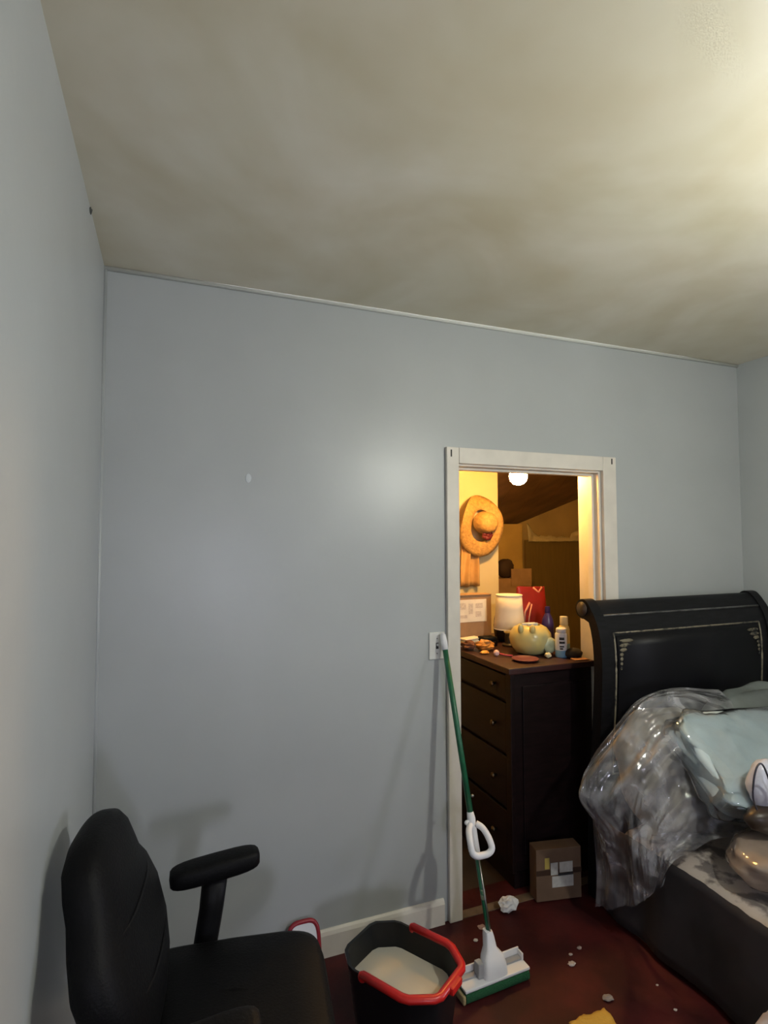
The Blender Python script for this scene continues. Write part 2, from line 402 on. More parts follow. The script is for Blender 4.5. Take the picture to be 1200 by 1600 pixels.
# ================================================================ DRESSER
DT = 1.015
dr = thing('chest_of_drawers', 'dark cherry chest of drawers standing in the closet doorway', 'dresser', (1.477, 0.045, 0))
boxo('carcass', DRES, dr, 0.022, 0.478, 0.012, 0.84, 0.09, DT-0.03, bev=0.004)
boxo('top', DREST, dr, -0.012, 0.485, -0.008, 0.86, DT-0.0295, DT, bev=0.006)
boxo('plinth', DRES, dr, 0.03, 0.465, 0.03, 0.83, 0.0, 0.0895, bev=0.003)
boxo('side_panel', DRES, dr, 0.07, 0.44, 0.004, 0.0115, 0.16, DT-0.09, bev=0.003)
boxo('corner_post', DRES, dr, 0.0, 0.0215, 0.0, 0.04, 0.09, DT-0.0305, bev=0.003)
zs = [0.10, 0.355, 0.605, 0.85, DT-0.035]
for k in range(4):
    d = boxo('drawer', DRES, dr, 0.004, 0.0215, 0.045, 0.83, zs[k]+0.008, zs[k+1]-0.008, bev=0.005)
    for yk in (0.14, 0.60):
        bm = bmesh.new(); lathe(bm, [(0.006, 0), (0.006, 0.008), (0.013, 0.014), (0.014, 0.02), (0.008, 0.025), (0.001, 0.026)], 12)
        bmesh.ops.transform(bm, matrix=Matrix.Rotation(R(-90), 4, 'Y'), verts=bm.verts)
        link('knob', bm, mat('dark bronze', (0.12, 0.09, 0.06), 0.4, metal=1.0), d, True, (0.004, yk, (zs[k]+zs[k+1])/2))
# carton with a printed label
c = thing('labelled_carton', 'brown cardboard box with a white shipping label on the chest of drawers', 'box', (1.628, 0.705, DT))
c.scale = (0.91,)*3
boxo('body', CARD, c, -0.145, 0.135, -0.07, 0.085, 0.0005, 0.30, bev=0.003)
boxo('lid_flap', CARD, c, -0.145, 0.135, -0.075, 0.0, 0.3005, 0.306, bev=0.001)
lb = boxo('label', PAPER, c, -0.118, 0.098, -0.0715, -0.0702, 0.135, 0.275)
SMUDGE = mat('grey print', (0.54, 0.51, 0.49), 0.8, var=0.15, scale=70)
for (x0, x1, z0, z1) in ((-0.10, -0.05, 0.215, 0.255), (-0.03, 0.0, 0.185, 0.25), (0.02, 0.07, 0.22, 0.25), (-0.10, -0.04, 0.16, 0.18), (0.02, 0.06, 0.165, 0.2)):
    boxo('print', SMUDGE, lb, x0, x1, -0.0722, -0.0716, z0, z1)
# pink thing on the carton
tag(blobo('pink_toy', mat('pink plush', (0.65, 0.12, 0.14), 0.8), None, (1.521, 0.673, DT+0.312), (0.027, 0.027, 0.033), nz=0.25, nf=1.5), 'small pink lump on the labelled cardboard box beside the door frame', 'toy')

# straw hat hanging on the wall
STRAW = mat('straw', (0.44, 0.25, 0.075), 0.75, var=0.2, scale=60, bump=0.4, bscale=90, stretch=(1, 1, 1))
h = thing('straw_hat', 'wide-brimmed straw hat with dark red flower hanging on the closet wall', 'hat', (1.945, 1.075, 1.70))
def hat_pt(r, a, axial):
    # local: x right, z up, -y toward the room
    ex = 1.0; ez = 1.28
    droop = 0.03*math.cos(2*a+0.6)*(r/0.16)**2 + 0.018*math.sin(3*a)*(r/0.16)**2
    return (r*ex*math.cos(a), -axial - droop, r*ez*math.sin(a))
bm = bmesh.new()
prof = [(0.162, 0.0), (0.14, 0.006), (0.11, 0.010), (0.085, 0.014)]
loft(bm, [[hat_pt(r, 2*PI*i/40, ax) for i in range(40)] for r, ax in prof], cap0=False, cap1=False)
br_ = solid(link('brim', bm, STRAW, h, True), 0.006, 0)
bm = bmesh.new()
prof = [(0.084, 0.012), (0.080, 0.04), (0.074, 0.07), (0.060, 0.094), (0.036, 0.106), (0.003, 0.110)]
loft(bm, [[(r*math.cos(2*PI*i/32)+0.02, -ax, r*0.9*math.sin(2*PI*i/32)+0.02) for i in range(32)] for r, ax in prof], cap0=False)
link('crown', bm, STRAW, h, True)
fl = None
FLM = mat('dark red silk', (0.13, 0.012, 0.014), 0.6)
bm = bmesh.new()
for k in range(7):
    a = k*2*PI/7
    blob(bm, (0.03+0.024*math.cos(a), -0.035-0.006*(k % 2), -0.062+0.020*math.sin(a)), (0.020, 0.012, 0.017), nu=10, nv=6)
blob(bm, (0.03, -0.045, -0.062), (0.014, 0.012, 0.014), nu=10, nv=6)
link('flower', bm, FLM, h, True)
# tan cloth hanging under the hat
bm = bmesh.new()
def fn(u, v):
    w = 0.055 + 0.012*v
    x = -w + 2*w*u
    return (x, -0.018 + 0.016*math.sin(u*11+0.5) + 0.006*math.sin(u*23+v*3), -0.28*v)
grid_sheet(bm, fn, 30, 8)
o = solid(link('hanging_scarf', bm, mat('tan cloth', (0.52, 0.30, 0.11), 0.8, var=0.15, scale=9), None, True, (1.885, 1.135, 1.575)), 0.004)
tag(o, 'folded tan scarf hanging on the wall below the straw hat', 'scarf')

# table lamp
lp = thing('table_lamp', 'small table lamp with a white shade on the chest of drawers', 'lamp', (1.778, 0.50, DT))
lp.scale = (0.91,)*3
CER = mat('cream ceramic', (0.60, 0.50, 0.26), 0.35)
latheo('base', mat('dark lamp base', (0.03, 0.024, 0.02), 0.4), lp, [(0.045, 0.0005), (0.045, 0.012), (0.030, 0.02), (0.028, 0.05), (0.026, 0.075)], 20)
latheo('neck', CER, lp, [(0.026, 0.0752), (0.034, 0.085), (0.030, 0.10), (0.014, 0.115), (0.012, 0.15), (0.008, 0.20)], 20)
bm = bmesh.new()
loft(bm, [[(r*math.cos(2*PI*i/36), r*math.sin(2*PI*i/36), z) for i in range(36)] for r, z in ((0.094, 0.105), (0.088, 0.16), (0.081, 0.23), (0.077, 0.315))], cap0=False, cap1=False)
solid(link('shade', bm, mat('shade fabric', (0.74, 0.66, 0.52), 0.8), lp, True), 0.003, 0)
for zt, rr in ((0.108, 0.0945), (0.312, 0.0785)):
    bm = bmesh.new(); tube(bm, [(rr*math.cos(2*PI*i/36), rr*math.sin(2*PI*i/36), zt) for i in range(36)], 0.003, 6, cyc=True)
    link('shade_rim', bm, PAPER, lp, True)
# squat yellow jar
YEL = mat('pale yellow glaze', (0.50, 0.43, 0.17), 0.3, col2=(0.33, 0.36, 0.24), scale=7, lo=0.45, hi=0.7)
jr = thing('yellow_jar', 'squat pale yellow ceramic animal jar with small ears and open top', 'jar', (1.77, 0.296, DT))
jr.scale = (0.91,)*3
bm = bmesh.new()
prof = [(0.055, 0.0005), (0.085, 0.012), (0.112, 0.05), (0.120, 0.085), (0.114, 0.12), (0.092, 0.15), (0.062, 0.166), (0.057, 0.165), (0.075, 0.145), (0.09, 0.11), (0.08, 0.06), (0.05, 0.03), (0.002, 0.028)]
lathe(bm, prof, 32, cap1=True)
link('body', bm, YEL, jr, True)
for (ex, ey, r_) in ((-0.045, -0.085, 0.018), (-0.092, -0.04, 0.017)):
    bm = bmesh.new(); blob(bm, (ex, ey, 0.15), (r_, r_, 0.028), nu=12, nv=8); link('ear', bm, YEL, jr, True)
bm = bmesh.new(); blob(bm, (0.055, -0.105, 0.06), (0.045, 0.02, 0.045), nu=16, nv=8); link('muzzle', bm, mat('grey green glaze', (0.30, 0.33, 0.22), 0.4, var=0.2, scale=20), jr, True)
latheo('opening_shade', mat('jar opening shade', (0.03, 0.02, 0.012), 0.9), jr, [(0.072, 0.139), (0.073, 0.145), (0.04, 0.150), (0.001, 0.151)], 20)  # dark disc standing in for the shade inside the jar's open top
for k in range(2):
    boxo('paper_strip', PAPER, jr, -0.045, 0.05, -0.018+k*0.03, -0.008+k*0.03, 0.152, 0.172, bev=0.003, mtx=Matrix.Rotation(R(18-14*k), 4, 'Z'))
# spray can and bottles
cn = thing('spray_can', 'white spray can with black print and pale blue base', 'can', (1.862, 0.165, DT))
cn.scale = (0.91,)*3
WCAN = mat('white can', (0.68, 0.70, 0.74), 0.35); BLUEL = mat('light blue plastic', (0.22, 0.42, 0.60), 0.4)
latheo('base_band', BLUEL, cn, [(0.030, 0.0005), (0.0325, 0.004), (0.0325, 0.04)], 24)
latheo('body', WCAN, cn, [(0.0325, 0.0402), (0.0325, 0.125), (0.029, 0.134), (0.024, 0.136)], 24)
latheo('cap', WHITEP, cn, [(0.027, 0.1362), (0.028, 0.138), (0.027, 0.156), (0.020, 0.162), (0.001, 0.163)], 24)
def arc_patch(name, m, parent, r, a0, a1, z0, z1):
    bm = bmesh.new()
    loft(bm, [[(r*math.cos(a), r*math.sin(a), z) for z in (z0, z1)] for a in [a0+(a1-a0)*i/8 for i in range(9)]], closed=False)
    return solid(link(name, bm, m, parent, True), 0.0006, 1)
for z0, z1, a0, a1 in ((0.098, 0.112, 215, 262), (0.078, 0.090, 215, 268), (0.058, 0.066, 218, 260), (0.046, 0.054, 220, 250)):
    arc_patch('print', INK, cn, 0.0328, R(a0), R(a1), z0, z1)
yb = thing('lotion_bottle', 'cream and blue bottle with a white cap behind the spray can', 'bottle', (1.924, 0.218, DT))
yb.scale = (0.91,)*3
latheo('lower_body', BLUEL, yb, [(0.028, 0.0005), (0.031, 0.005), (0.031, 0.062)], 20)
latheo('upper_body', mat('cream plastic', (0.62, 0.50, 0.24), 0.4), yb, [(0.031, 0.0622), (0.031, 0.14), (0.026, 0.158), (0.02, 0.165)], 20)
latheo('cap', mat('off white cap', (0.72, 0.66, 0.5), 0.4), yb, [(0.022, 0.1652), (0.023, 0.167), (0.022, 0.212), (0.001, 0.214)], 20)
bb = thing('purple_bottle', 'deep blue-purple bottle in front of the red bag', 'bottle', (1.992, 0.441, DT))
bb.scale = (0.91,)*3
PUR = mat('purple plastic', (0.028, 0.016, 0.12), 0.3)
latheo('body', PUR, bb, [(0.034, 0.0005), (0.038, 0.006), (0.038, 0.12), (0.033, 0.16), (0.018, 0.19), (0.014, 0.20)], 20)
latheo('cap', PUR, bb, [(0.016, 0.2002), (0.017, 0.202), (0.015, 0.238), (0.001, 0.24)], 20)
# red bag with pale stripes
rb = thing('red_gift_bag', 'red bag with pale stripes standing behind the bottles', 'bag', (1.992, 0.596, DT))
rb.scale = (0.91,)*3
REDB = mat('red paper', (0.20, 0.006, 0.006), 0.45, var=0.2, scale=9)
bm = bmesh.new()
rings = []
for z, w, d in ((0.0005, 0.10, 0.045), (0.10, 0.102, 0.046), (0.22, 0.104, 0.04), (0.30, 0.105, 0.022), (0.345, 0.105, 0.012)):
    rings.append([(x*1.0, y, z+0.006*math.sin(x*60)*(z > 0.3)) for x, y in squircle(w, d, 0.35, 28)])
loft(bm, rings, cap1=True); link('body', bm, REDB, rb, True, auto=50)
PALE = mat('pale pink print', (0.50, 0.22, 0.17), 0.5)
def slash(pts, w):
    bm = bmesh.new(); tube(bm, pts, w, 6, flat=0.25, updir=(0, 1, 0)); link('stripe', bm, PALE, rb, True)
slash([(-0.085, -0.047, 0.10), (-0.075, -0.045, 0.19), (-0.035, -0.040, 0.25)], 0.008)
slash([(-0.06, -0.048, 0.06), (-0.045, -0.046, 0.16), (-0.02, -0.040, 0.24)], 0.006)
slash([(0.01, -0.014, 0.343), (0.04, -0.018, 0.315), (0.05, -0.019, 0.31), (0.08, -0.014, 0.343)], 0.007)
# black bag between the box and lamp
bm = bmesh.new(); blob(bm, (0, 0, 0.092), (0.05, 0.055, 0.092), e1=0.7, nz=0.15, seed=2)
tag(link('black_bag', bm, mat('black nylon', (0.012, 0.011, 0.012), 0.5, bump=0.3, bscale=40), None, True, (1.829, 0.646, DT+0.001)), 'black bag wedged between the labelled box and the table lamp', 'bag')
bc = thing('black_case', 'low black case lying left of the table lamp', 'case', (1.665, 0.546, DT))
bc.scale = (0.91,)*3
boxo('body', BLACKP, bc, -0.05, 0.05, -0.04, 0.04, 0.0005, 0.06, bev=0.012, seg=3, smooth=True)
boxo('latch_strip', METAL, bc, -0.045, 0.03, -0.043, -0.039, 0.028, 0.032)
# papers, wrappers, small things on the dresser top
pp = thing('envelope_stack', 'stack of cream envelopes on the chest of drawers under the labelled box', 'envelopes', (1.578, 0.587, DT))
pp.scale = (0.91,)*3
for k in range(4):
    boxo('envelope', PAPER, pp, -0.07, 0.07, -0.035, 0.035, 0.001+k*0.013, 0.011+k*0.013, bev=0.002, mtx=Matrix.Rotation(R(-12+9*k), 4, 'Z'))
def crumple(name, m, loc, rad, label, cat, seed, nz=0.5, nf=1.8):
    bm = bmesh.new(); blob(bm, (0, 0, 0), rad, nz=nz, nf=nf, nu=14, nv=9, seed=seed)
    zmin = min(v.co.z for v in bm.verts)
    for v in bm.verts: v.co.z -= zmin - 0.0006
    return tag(link(name, bm, m, None, False, loc), label, cat)
AMB = mat('amber wrapper', (0.42, 0.19, 0.045), 0.4, var=0.4, scale=30)
crumple('crumpled_wrapper', AMB, (1.583, 0.441, DT), (0.050, 0.041, 0.025), 'crumpled amber wrapper on the chest of drawers below the envelopes', 'wrapper', 1)
crumple('brown_rag', mat('brown rag', (0.14, 0.055, 0.03), 0.8, var=0.3), (1.515, 0.496, DT), (0.036, 0.046, 0.022), 'crumpled reddish-brown rag at the left of the dresser top', 'rag', 2)
crumple('orange_peel', mat('orange foil', (0.70, 0.33, 0.06), 0.4), (1.538, 0.369, DT), (0.022, 0.016, 0.008), 'small bright orange scrap on the front edge of the dresser top', 'scrap', 3)
pb = thing('pink_rattle', 'small pale pink ball with a pink stick on the dresser edge', 'toy', (1.565, 0.3, DT))
pb.scale = (0.91,)*3
PINK = mat('pale pink', (0.70, 0.45, 0.42), 0.5)
blobo('ball', PINK, pb, (0, 0, 0.018), (0.017, 0.017, 0.0175), nu=16, nv=10)
bm = bmesh.new(); tube(bm, [(0.014, -0.008, 0.014), (0.04, -0.03, 0.008), (0.075, -0.05, 0.006)], 0.005, 8)
link('stick', bm, mat('hot pink', (0.45, 0.05, 0.07), 0.5), pb, True)
ms = thing('maroon_dish', 'shallow maroon dish in front of the yellow jar', 'dish', (1.638, 0.155, DT))
ms.scale = (0.91,)*3
latheo('plate', mat('maroon glaze', (0.16, 0.045, 0.055), 0.35), ms, [(0.045, 0.0005), (0.06, 0.004), (0.073, 0.014), (0.070, 0.015), (0.055, 0.008), (0.002, 0.006)], 28)
latheo('foot', mat('maroon glaze', (0.16, 0.045, 0.055), 0.35), ms, [(0.035, 0.0002), (0.034, 0.0006)], 20)
crumple('cotton_ball', mat('cream cotton', (0.60, 0.55, 0.36), 0.9), (1.779, 0.164, DT), (0.016, 0.016, 0.013), 'small cream lump beside the spray can', 'cotton', 4, 0.25)
cp = thing('knitted_hat', 'black knitted hat with tan brim at the right end of the dresser top', 'hat', (1.905, 0.115, DT))
cp.scale = (0.75,)*3
blobo('crown', mat('black knit', (0.014, 0.011, 0.010), 0.9), cp, (0, 0.01, 0.030), (0.062, 0.05, 0.036), nz=0.1)
boxo('brim', mat('tan leather', (0.30, 0.15, 0.075), 0.6), cp, -0.055, 0.05, -0.09, -0.03, 0.001, 0.010, bev=0.003, mtx=Matrix.Rotation(R(-8), 4, 'Z'))

# carton in the doorway
cb = thing('floor_carton', 'brown cardboard box with white label on the doorway sill', 'box', (1.645, -0.066, 0.0045), R(-11))
boxo('body', mat('brown carton', (0.14, 0.085, 0.052), 0.8, var=0.12, scale=10), cb, -0.108, 0.108, 0.0, 0.07, 0.0005, 0.225, bev=0.003)
boxo('tape', mat('dark tape', (0.05, 0.028, 0.018), 0.4), cb, -0.1085, 0.1085, -0.0012, -0.0002, 0.112, 0.135)
boxo('sticker', mat('yellow sticker', (0.42, 0.33, 0.08), 0.6), cb, -0.068, -0.046, -0.0022, -0.0013, 0.140, 0.188, mtx=None)
GWL = mat('grey white label', (0.48, 0.48, 0.46), 0.7, var=0.1, scale=60)
for (x0, x1, z0, z1) in ((-0.040, -0.006, 0.112, 0.165), (0.002, 0.065, 0.120, 0.165), (-0.034, 0.068, 0.058, 0.106)):
    boxo('label', GWL, cb, x0, x1, -0.0030, -0.0014, z0, z1)
boxo('print', INK, cb, -0.005, 0.066, -0.0032, -0.0015, 0.108, 0.116)

# ================================================================ SLEIGH BED
BX0, BX1 = 1.80, 2.945
bed = thing('sleigh_bed', 'black sleigh bed with scrolled headboard and gilt panel lines in the right corner', 'bed', (BX0, -0.13, 0))
KEY = [(0.0, -0.115), (0.3, -0.125), (0.6, -0.15), (0.85, -0.172), (1.0, -0.182), (1.1, -0.182), (1.18, -0.172), (1.245, -0.150), (1.29, -0.12), (1.315, -0.095)]
def front_y(z):
    for (z0, y0), (z1, y1) in zip(KEY[:-1], KEY[1:]):
        if z <= z1:
            t = max(0, (z-z0)/(z1-z0)); return y0 + (y1-y0)*t
    return KEY[-1][1]
def sm_y(z): return (front_y(z-0.03)+front_y(z)+front_y(z+0.03))/3 if 0.03 < z < 1.28 else front_y(z)
def head_profile(th, off=0.0, roll_r=0.036):
    zz = [0.002+1.30*i/36 for i in range(37)]
    f = [(sm_y(z)-off, z) for z in zz]
    # scroll curling back toward the wall
    cy, cz = -0.068, 1.287
    arc = [(cy + (roll_r+off)*math.cos(a), cz + (roll_r+off)*math.sin(a)) for a in [R(130) - R(230)*i/14 for i in range(15)]]
    arc = [(min(y, -0.002), z) for y, z in arc]
    bk = [(min(sm_y(z)+th, -0.004), z) for z in zz[::-1] if z < 1.235]
    return f + arc + bk
def head_part(name, x0, x1, th, off, m, rr=0.036):
    bm = bmesh.new()
    pr = head_profile(th, off, rr)
    loft(bm, [[(x-BX0, y+0.13, z) for y, z in pr] for x in (x0, x1)])
    return link(name, bm, m, bed, True, auto=35)
head_part('headboard', BX0+0.055, BX1-0.055, 0.035, 0.0, BEDW)
head_part('end_post', BX0, BX0+0.0548, 0.045, 0.008, BEDW, 0.038)
head_part('end_post', BX1-0.0548, BX1, 0.045, 0.008, BEDW, 0.038)
for xs in (BX0-0.006, BX1-0.0005):
    bm = bmesh.new(); lathe(bm, [(0.033, 0), (0.033, 0.004), (0.022, 0.0065), (0.001, 0.0065)], 20)
    bmesh.ops.transform(bm, matrix=Matrix.Rotation(R(90), 4, 'Y'), verts=bm.verts)
    link('scroll_cap', bm, BEDE, bed, True, (xs-BX0, -0.068+0.13, 1.287))
def mould(x0, x1, z0, z1, name='moulding', m=GILT, rad=0.0045):
    """frame line following the curved face"""
    pts = []
    n = 16
    if z0 == z1: pts = [(x0+(x1-x0)*i/4-BX0, sm_y(z0)+0.13-0.001, z0) for i in range(5)]
    else: pts = [(x0-BX0, sm_y(z0+(z1-z0)*i/n)+0.13-0.001, z0+(z1-z0)*i/n) for i in range(n+1)]
    bm = bmesh.new(); tube(bm, pts, rad, 6)
    return link(name, bm, m, bed, True)
PX0, PX1, PZ1 = 1.885, 2.70, 1.185
PX1 = BX1 - (PX0-BX0) - 0.02
mould(PX0, PX1, PZ1, PZ1); mould(PX0, PX0, 0.55, PZ1); mould(PX1, PX1, 0.55, PZ1); mould(PX0, PX1, 0.55, 0.55)
mould(BX0+0.06, BX1-0.06, 1.262, 1.262, 'moulding', mat('grey worn line', (0.10, 0.10, 0.095), 0.45, col2=(0.02, 0.02, 0.02), scale=20, lo=0.45, hi=0.7), 0.005)
def panel_sheet(name, x0, x1, z0, z1, off, m, ragged=0):
    bm = bmesh.new()
    grid_sheet(bm, lambda u, v: (x0+(x1-x0)*u-BX0, sm_y(z0+(z1-z0)*v)+0.13-off, z0+(z1-z0)*v), 2, 12)
    return solid(link(name, bm, m, bed, True), 0.003, 0)
panel_sheet('panel', PX0+0.012, PX1-0.012, 0.56, PZ1-0.012, 0.004, mat('black panel', (0.0045, 0.0045, 0.006), 0.45, spec=0.2))
ORN = mat('worn gilt ornament', (0.20, 0.175, 0.12), 0.5, metal=0.3, col2=(0.02, 0.02, 0.02), scale=45, lo=0.48, hi=0.62)
for xs, d in ((PX0+0.02, 1), (PX1-0.02, -1)):
    for k in range(7):
        z = PZ1-0.035-0.02*k; w = 0.085-0.02*k if k < 3 else 0.030-0.003*k
        bm = bmesh.new()
        blob(bm, (xs+d*w/2-BX0, sm_y(z)+0.13-0.006, z), (w/2, 0.003, 0.0085), nz=0.3, nu=14, nv=6, seed=k)
        link('ornament', bm, ORN, bed, True)
bm = bmesh.new(); box(bm, BX0+0.012-BX0, 0.045, -1.90, -0.05, 0.05, 0.335, bev=0.006); link('side_rail', bm, mat('dark rail', (0.016, 0.012, 0.013), 0.55, var=0.3, scale=6), bed)
bm = bmesh.new(); box(bm, BX1-BX0-0.045, BX1-BX0-0.012, -1.90, -0.05, 0.05, 0.335, bev=0.006); link('side_rail', bm, BEDW, bed)
boxo('slat_base', BEDE, bed, 0.0455, BX1-BX0-0.0455, -1.90, -0.06, 0.14, 0.17)
bm = bmesh.new(); box(bm, 0.0, BX1-BX0, -1.96, -1.9005, 0.0, 0.62, bev=0.012); link('footboard', bm, BEDW, bed)
mt = thing('mattress', 'mattress lying in the sleigh bed under the mottled blanket', 'mattress', (2.37, -1.1, 0.172))
boxo('body', mat('ticking', (0.35, 0.33, 0.31), 0.9), mt, -0.515, 0.515, -0.90, 0.86, 0.0, 0.185, bev=0.04, seg=3, smooth=True)
# mottled blanket
BLK = mat('mottled blanket', (0.15, 0.125, 0.115), 0.9, col2=(0.45, 0.39, 0.345), scale=13, lo=0.43, hi=0.53, detail=4, bump=0.2, bscale=120, sheen=0.2)
bm = bmesh.new()
def fn(u, v):
    y = -0.28 - 1.70*v
    s = u*1.20
    edge = 0.026*fbm(v*22, 2.0) 
    x = 1.815 + s - 0.02
    z = 0.372 + 0.018*fbm(x*5, y*5, 1.0) + 0.020*fbm(x*2.1, y*2.1, 5.0)
    if s < 0.07:
        k = 1 - s/0.07
        z -= 0.055*k*k + edge*k; x += 0.012*k - 0.006
    return (min(x, 2.93), y, max(z, 0.365 if s > 0.07 else 0.30))
grid_sheet(bm, fn, 60, 90)
o = solid(link('mottled_blanket', bm, BLK, None, True), 0.012, 1)
tag(o, 'beige blanket with dark brown blotches spread over the bed', 'blanket')
# dark bedspread hanging down the side
bm = bmesh.new()
def fn(u, v):
    y = -0.16 - 1.84*u
    fold = 0.010*math.sin(u*46+2*math.sin(u*9)) + 0.008*fbm(u*20, v*2)
    return (1.800 - 0.012 + fold*(0.3+0.7*v) - 0.022*v, y, 0.385 - 0.362*v + 0.006*fbm(u*25, 0.5)*(1-v))
grid_sheet(bm, fn, 120, 10)
o = solid(link('bed_valance', bm, mat('charcoal fabric', (0.020, 0.016, 0.018), 0.75, var=0.3, scale=5), None, True), 0.004)
tag(o, 'dark charcoal valance hanging down the long side of the bed', 'valance')

# pillows and plastic heaped at the head of the bed
def rot3(rx, ry, rz): return (Matrix.Rotation(R(rz), 4, 'Z') @ Matrix.Rotation(R(ry), 4, 'Y') @ Matrix.Rotation(R(rx), 4, 'X'))
def cushion(name, m, c, rad, rot, label, seed):
    bm = bmesh.new(); blob(bm, (0, 0, 0), rad, e1=0.65, e2=0.55, nu=48, nv=28, nz=0.14, nf=2.0, seed=seed)
    o = link(name, bm, m, None, True); o.matrix_world = Matrix.Translation(c) @ rot
    return tag(o, label, 'pillow')
cushion('grey_pillow', mat('taupe fabric', (0.25, 0.225, 0.19), 0.9, var=0.2, scale=5), (2.0, -0.355, 0.64), (0.24, 0.11, 0.23), rot3(-16, 0, 6), 'taupe pillow under the clear plastic at the corner of the bed', 1)
cushion('slate_pillow', mat('slate fabric', (0.15, 0.17, 0.165), 0.6, var=0.25, scale=5), (2.57, -0.365, 0.665), (0.33, 0.11, 0.245), rot3(-18, -6, 0), 'slate-grey pillow leaning on the headboard behind the pale blue one', 2)
bm = bmesh.new()
blob(bm, (0, 0, 0), (0.36, 0.195, 0.07), e1=0.38, e2=0.28, nu=72, nv=30, nz=0.09, nf=1.8, seed=3)
o = link('blue_pillow', bm, mat('pale blue plastic', (0.45, 0.55, 0.60), 0.25, var=0.08, scale=3, bump=0.35, bscale=11, coat=0.4), None, True)
o.matrix_world = Matrix.Translation((2.265, -0.575, 0.715)) @ rot3(40, 4, -3)
bm = bmesh.new()
blob(bm, (0, 0, 0), (0.372, 0.207, 0.08), e1=0.38, e2=0.28, nu=96, nv=40, nz=0.13, nf=3.4, seed=8)
link('clear_wrap', bm, clear_mat('pillow wrap', (0.97, 0.98, 0.98), 0.05, 0.07, (0.75, 0.8, 0.84), bump=1.0, bscale=9, refl=3.0, streak=0.16), o, True)
tag(o, 'pale blue pillow in glossy plastic on top of the heap', 'pillow')
# clear plastic bag over the corner
def polyline(pts, t):
    """Catmull-Rom through pts"""
    n = len(pts)-1; s = min(t*n, n-1e-6); i = int(s); f = s-i
    p0, p1, p2, p3 = pts[max(i-1, 0)], pts[i], pts[i+1], pts[min(i+2, n)]
    return tuple(0.5*((2*b) + (c_-a)*f + (2*a-5*b+4*c_-d_)*f*f + (3*b-a-3*c_+d_)*f**3) for a, b, c_, d_ in zip(p0, p1, p2, p3))
rows = [  # v = 0 at the headboard .. 1 toward the foot ; (x, y, z) from the top of the heap down over the side
    [(2.42, -0.27, 0.90), (2.15, -0.26, 0.93), (1.92, -0.27, 0.90), (1.77, -0.27, 0.78), (1.63, -0.27, 0.63), (1.69, -0.24, 0.46), (1.735, -0.22, 0.25), (1.745, -0.20, 0.05)],
    [(2.38, -0.37, 0.86), (2.12, -0.36, 0.93), (1.90, -0.36, 0.925), (1.74, -0.35, 0.79), (1.565, -0.33, 0.60), (1.65, -0.34, 0.45), (1.725, -0.32, 0.26), (1.74, -0.32, 0.10)],
    [(2.32, -0.52, 0.72), (2.10, -0.50, 0.80), (1.91, -0.47, 0.82), (1.78, -0.46, 0.71), (1.70, -0.45, 0.58), (1.695, -0.45, 0.45), (1.73, -0.44, 0.31), (1.742, -0.44, 0.20)],
    [(2.24, -0.58, 0.56), (2.08, -0.56, 0.62), (1.94, -0.54, 0.64), (1.83, -0.53, 0.57), (1.765, -0.52, 0.48), (1.745, -0.51, 0.42), (1.752, -0.50, 0.33), (1.755, -0.49, 0.26)],
    [(2.20, -0.63, 0.45), (2.06, -0.62, 0.47), (1.94, -0.60, 0.47), (1.85, -0.59, 0.44), (1.79, -0.57, 0.42), (1.765, -0.56, 0.395), (1.758, -0.55, 0.36), (1.757, -0.54, 0.32)],
]
bm = bmesh.new()
def fn(u, v):
    line = [polyline(r_, u) for r_ in rows]
    p = Vector(polyline(line, v))
    d = 0.018*fbm(v*9 + 1.2*u, u*2.5, 3.0) + 0.020*(1-2.2*abs(noise.noise(Vector((v*8+u*3, u*2.2, 1.5))))) + 0.005*(1-2.2*abs(noise.noise(Vector((v*19-u*5, u*5, 6.5)))))
    d *= 0.5 + 0.7*min(1, u*1.5)
    n = Vector((-0.75, -0.45, 0.5 if u < 0.55 else 0.1)).normalized()
    q = p + n*d*1.2
    return (min(q.x, 1.78) if q.z < 0.37 else q.x, q.y, max(q.z, 0.02))
grid_sheet(bm, fn, 150, 120)
o = link('plastic_bag', bm, clear_mat('clear film', (0.96, 0.965, 0.97), 0.15, 0.07, (0.80, 0.80, 0.85), bump=0.45, bscale=14, refl=1.8, streak=0.27), None, True)
tag(o, 'crumpled clear plastic sheet draped over the corner of the bed', 'plastic')
# white bundle with a dark wire loop, brown pouch and beige wrapped parcel at the frame's right edge
bm = bmesh.new(); blob(bm, (0, 0, 0), (0.072, 0.05, 0.085), nz=0.14, nf=1.6, seed=5)
tag(link('white_bundle', bm, mat('white plastic film', (0.55, 0.56, 0.66), 0.25, bump=0.4, bscale=20), None, True, (2.012, -0.757, 0.732)), 'shiny white plastic bundle behind the dark wire loop', 'bundle')
bm = bmesh.new()
lp_ = [(1.935, -0.815, 0.690), (1.908, -0.822, 0.735), (1.908, -0.825, 0.79), (1.925, -0.825, 0.835), (1.948, -0.825, 0.846), (1.975, -0.822, 0.815), (2.0, -0.82, 0.76), (2.02, -0.815, 0.70), (2.04, -0.81, 0.66)]
tube(bm, [polyline([(x-0.05, y, z) for x, y, z in lp_], i/40) for i in range(41)], 0.0032, 8)
tag(link('wire_loop', bm, mat('dark wire', (0.03, 0.03, 0.045), 0.4), None, True), 'thin dark wire loop standing against the white bundle', 'wire')
bm = bmesh.new(); blob(bm, (0, 0, 0.0), (0.15, 0.06, 0.05), e1=0.8, nz=0.12, seed=9)
tag(link('brown_pouch', bm, mat('dark brown leather', (0.035, 0.022, 0.014), 0.4), None, True, (2.05, -0.77, 0.625)), 'dark brown pouch below the white bundle on the bed', 'pouch')
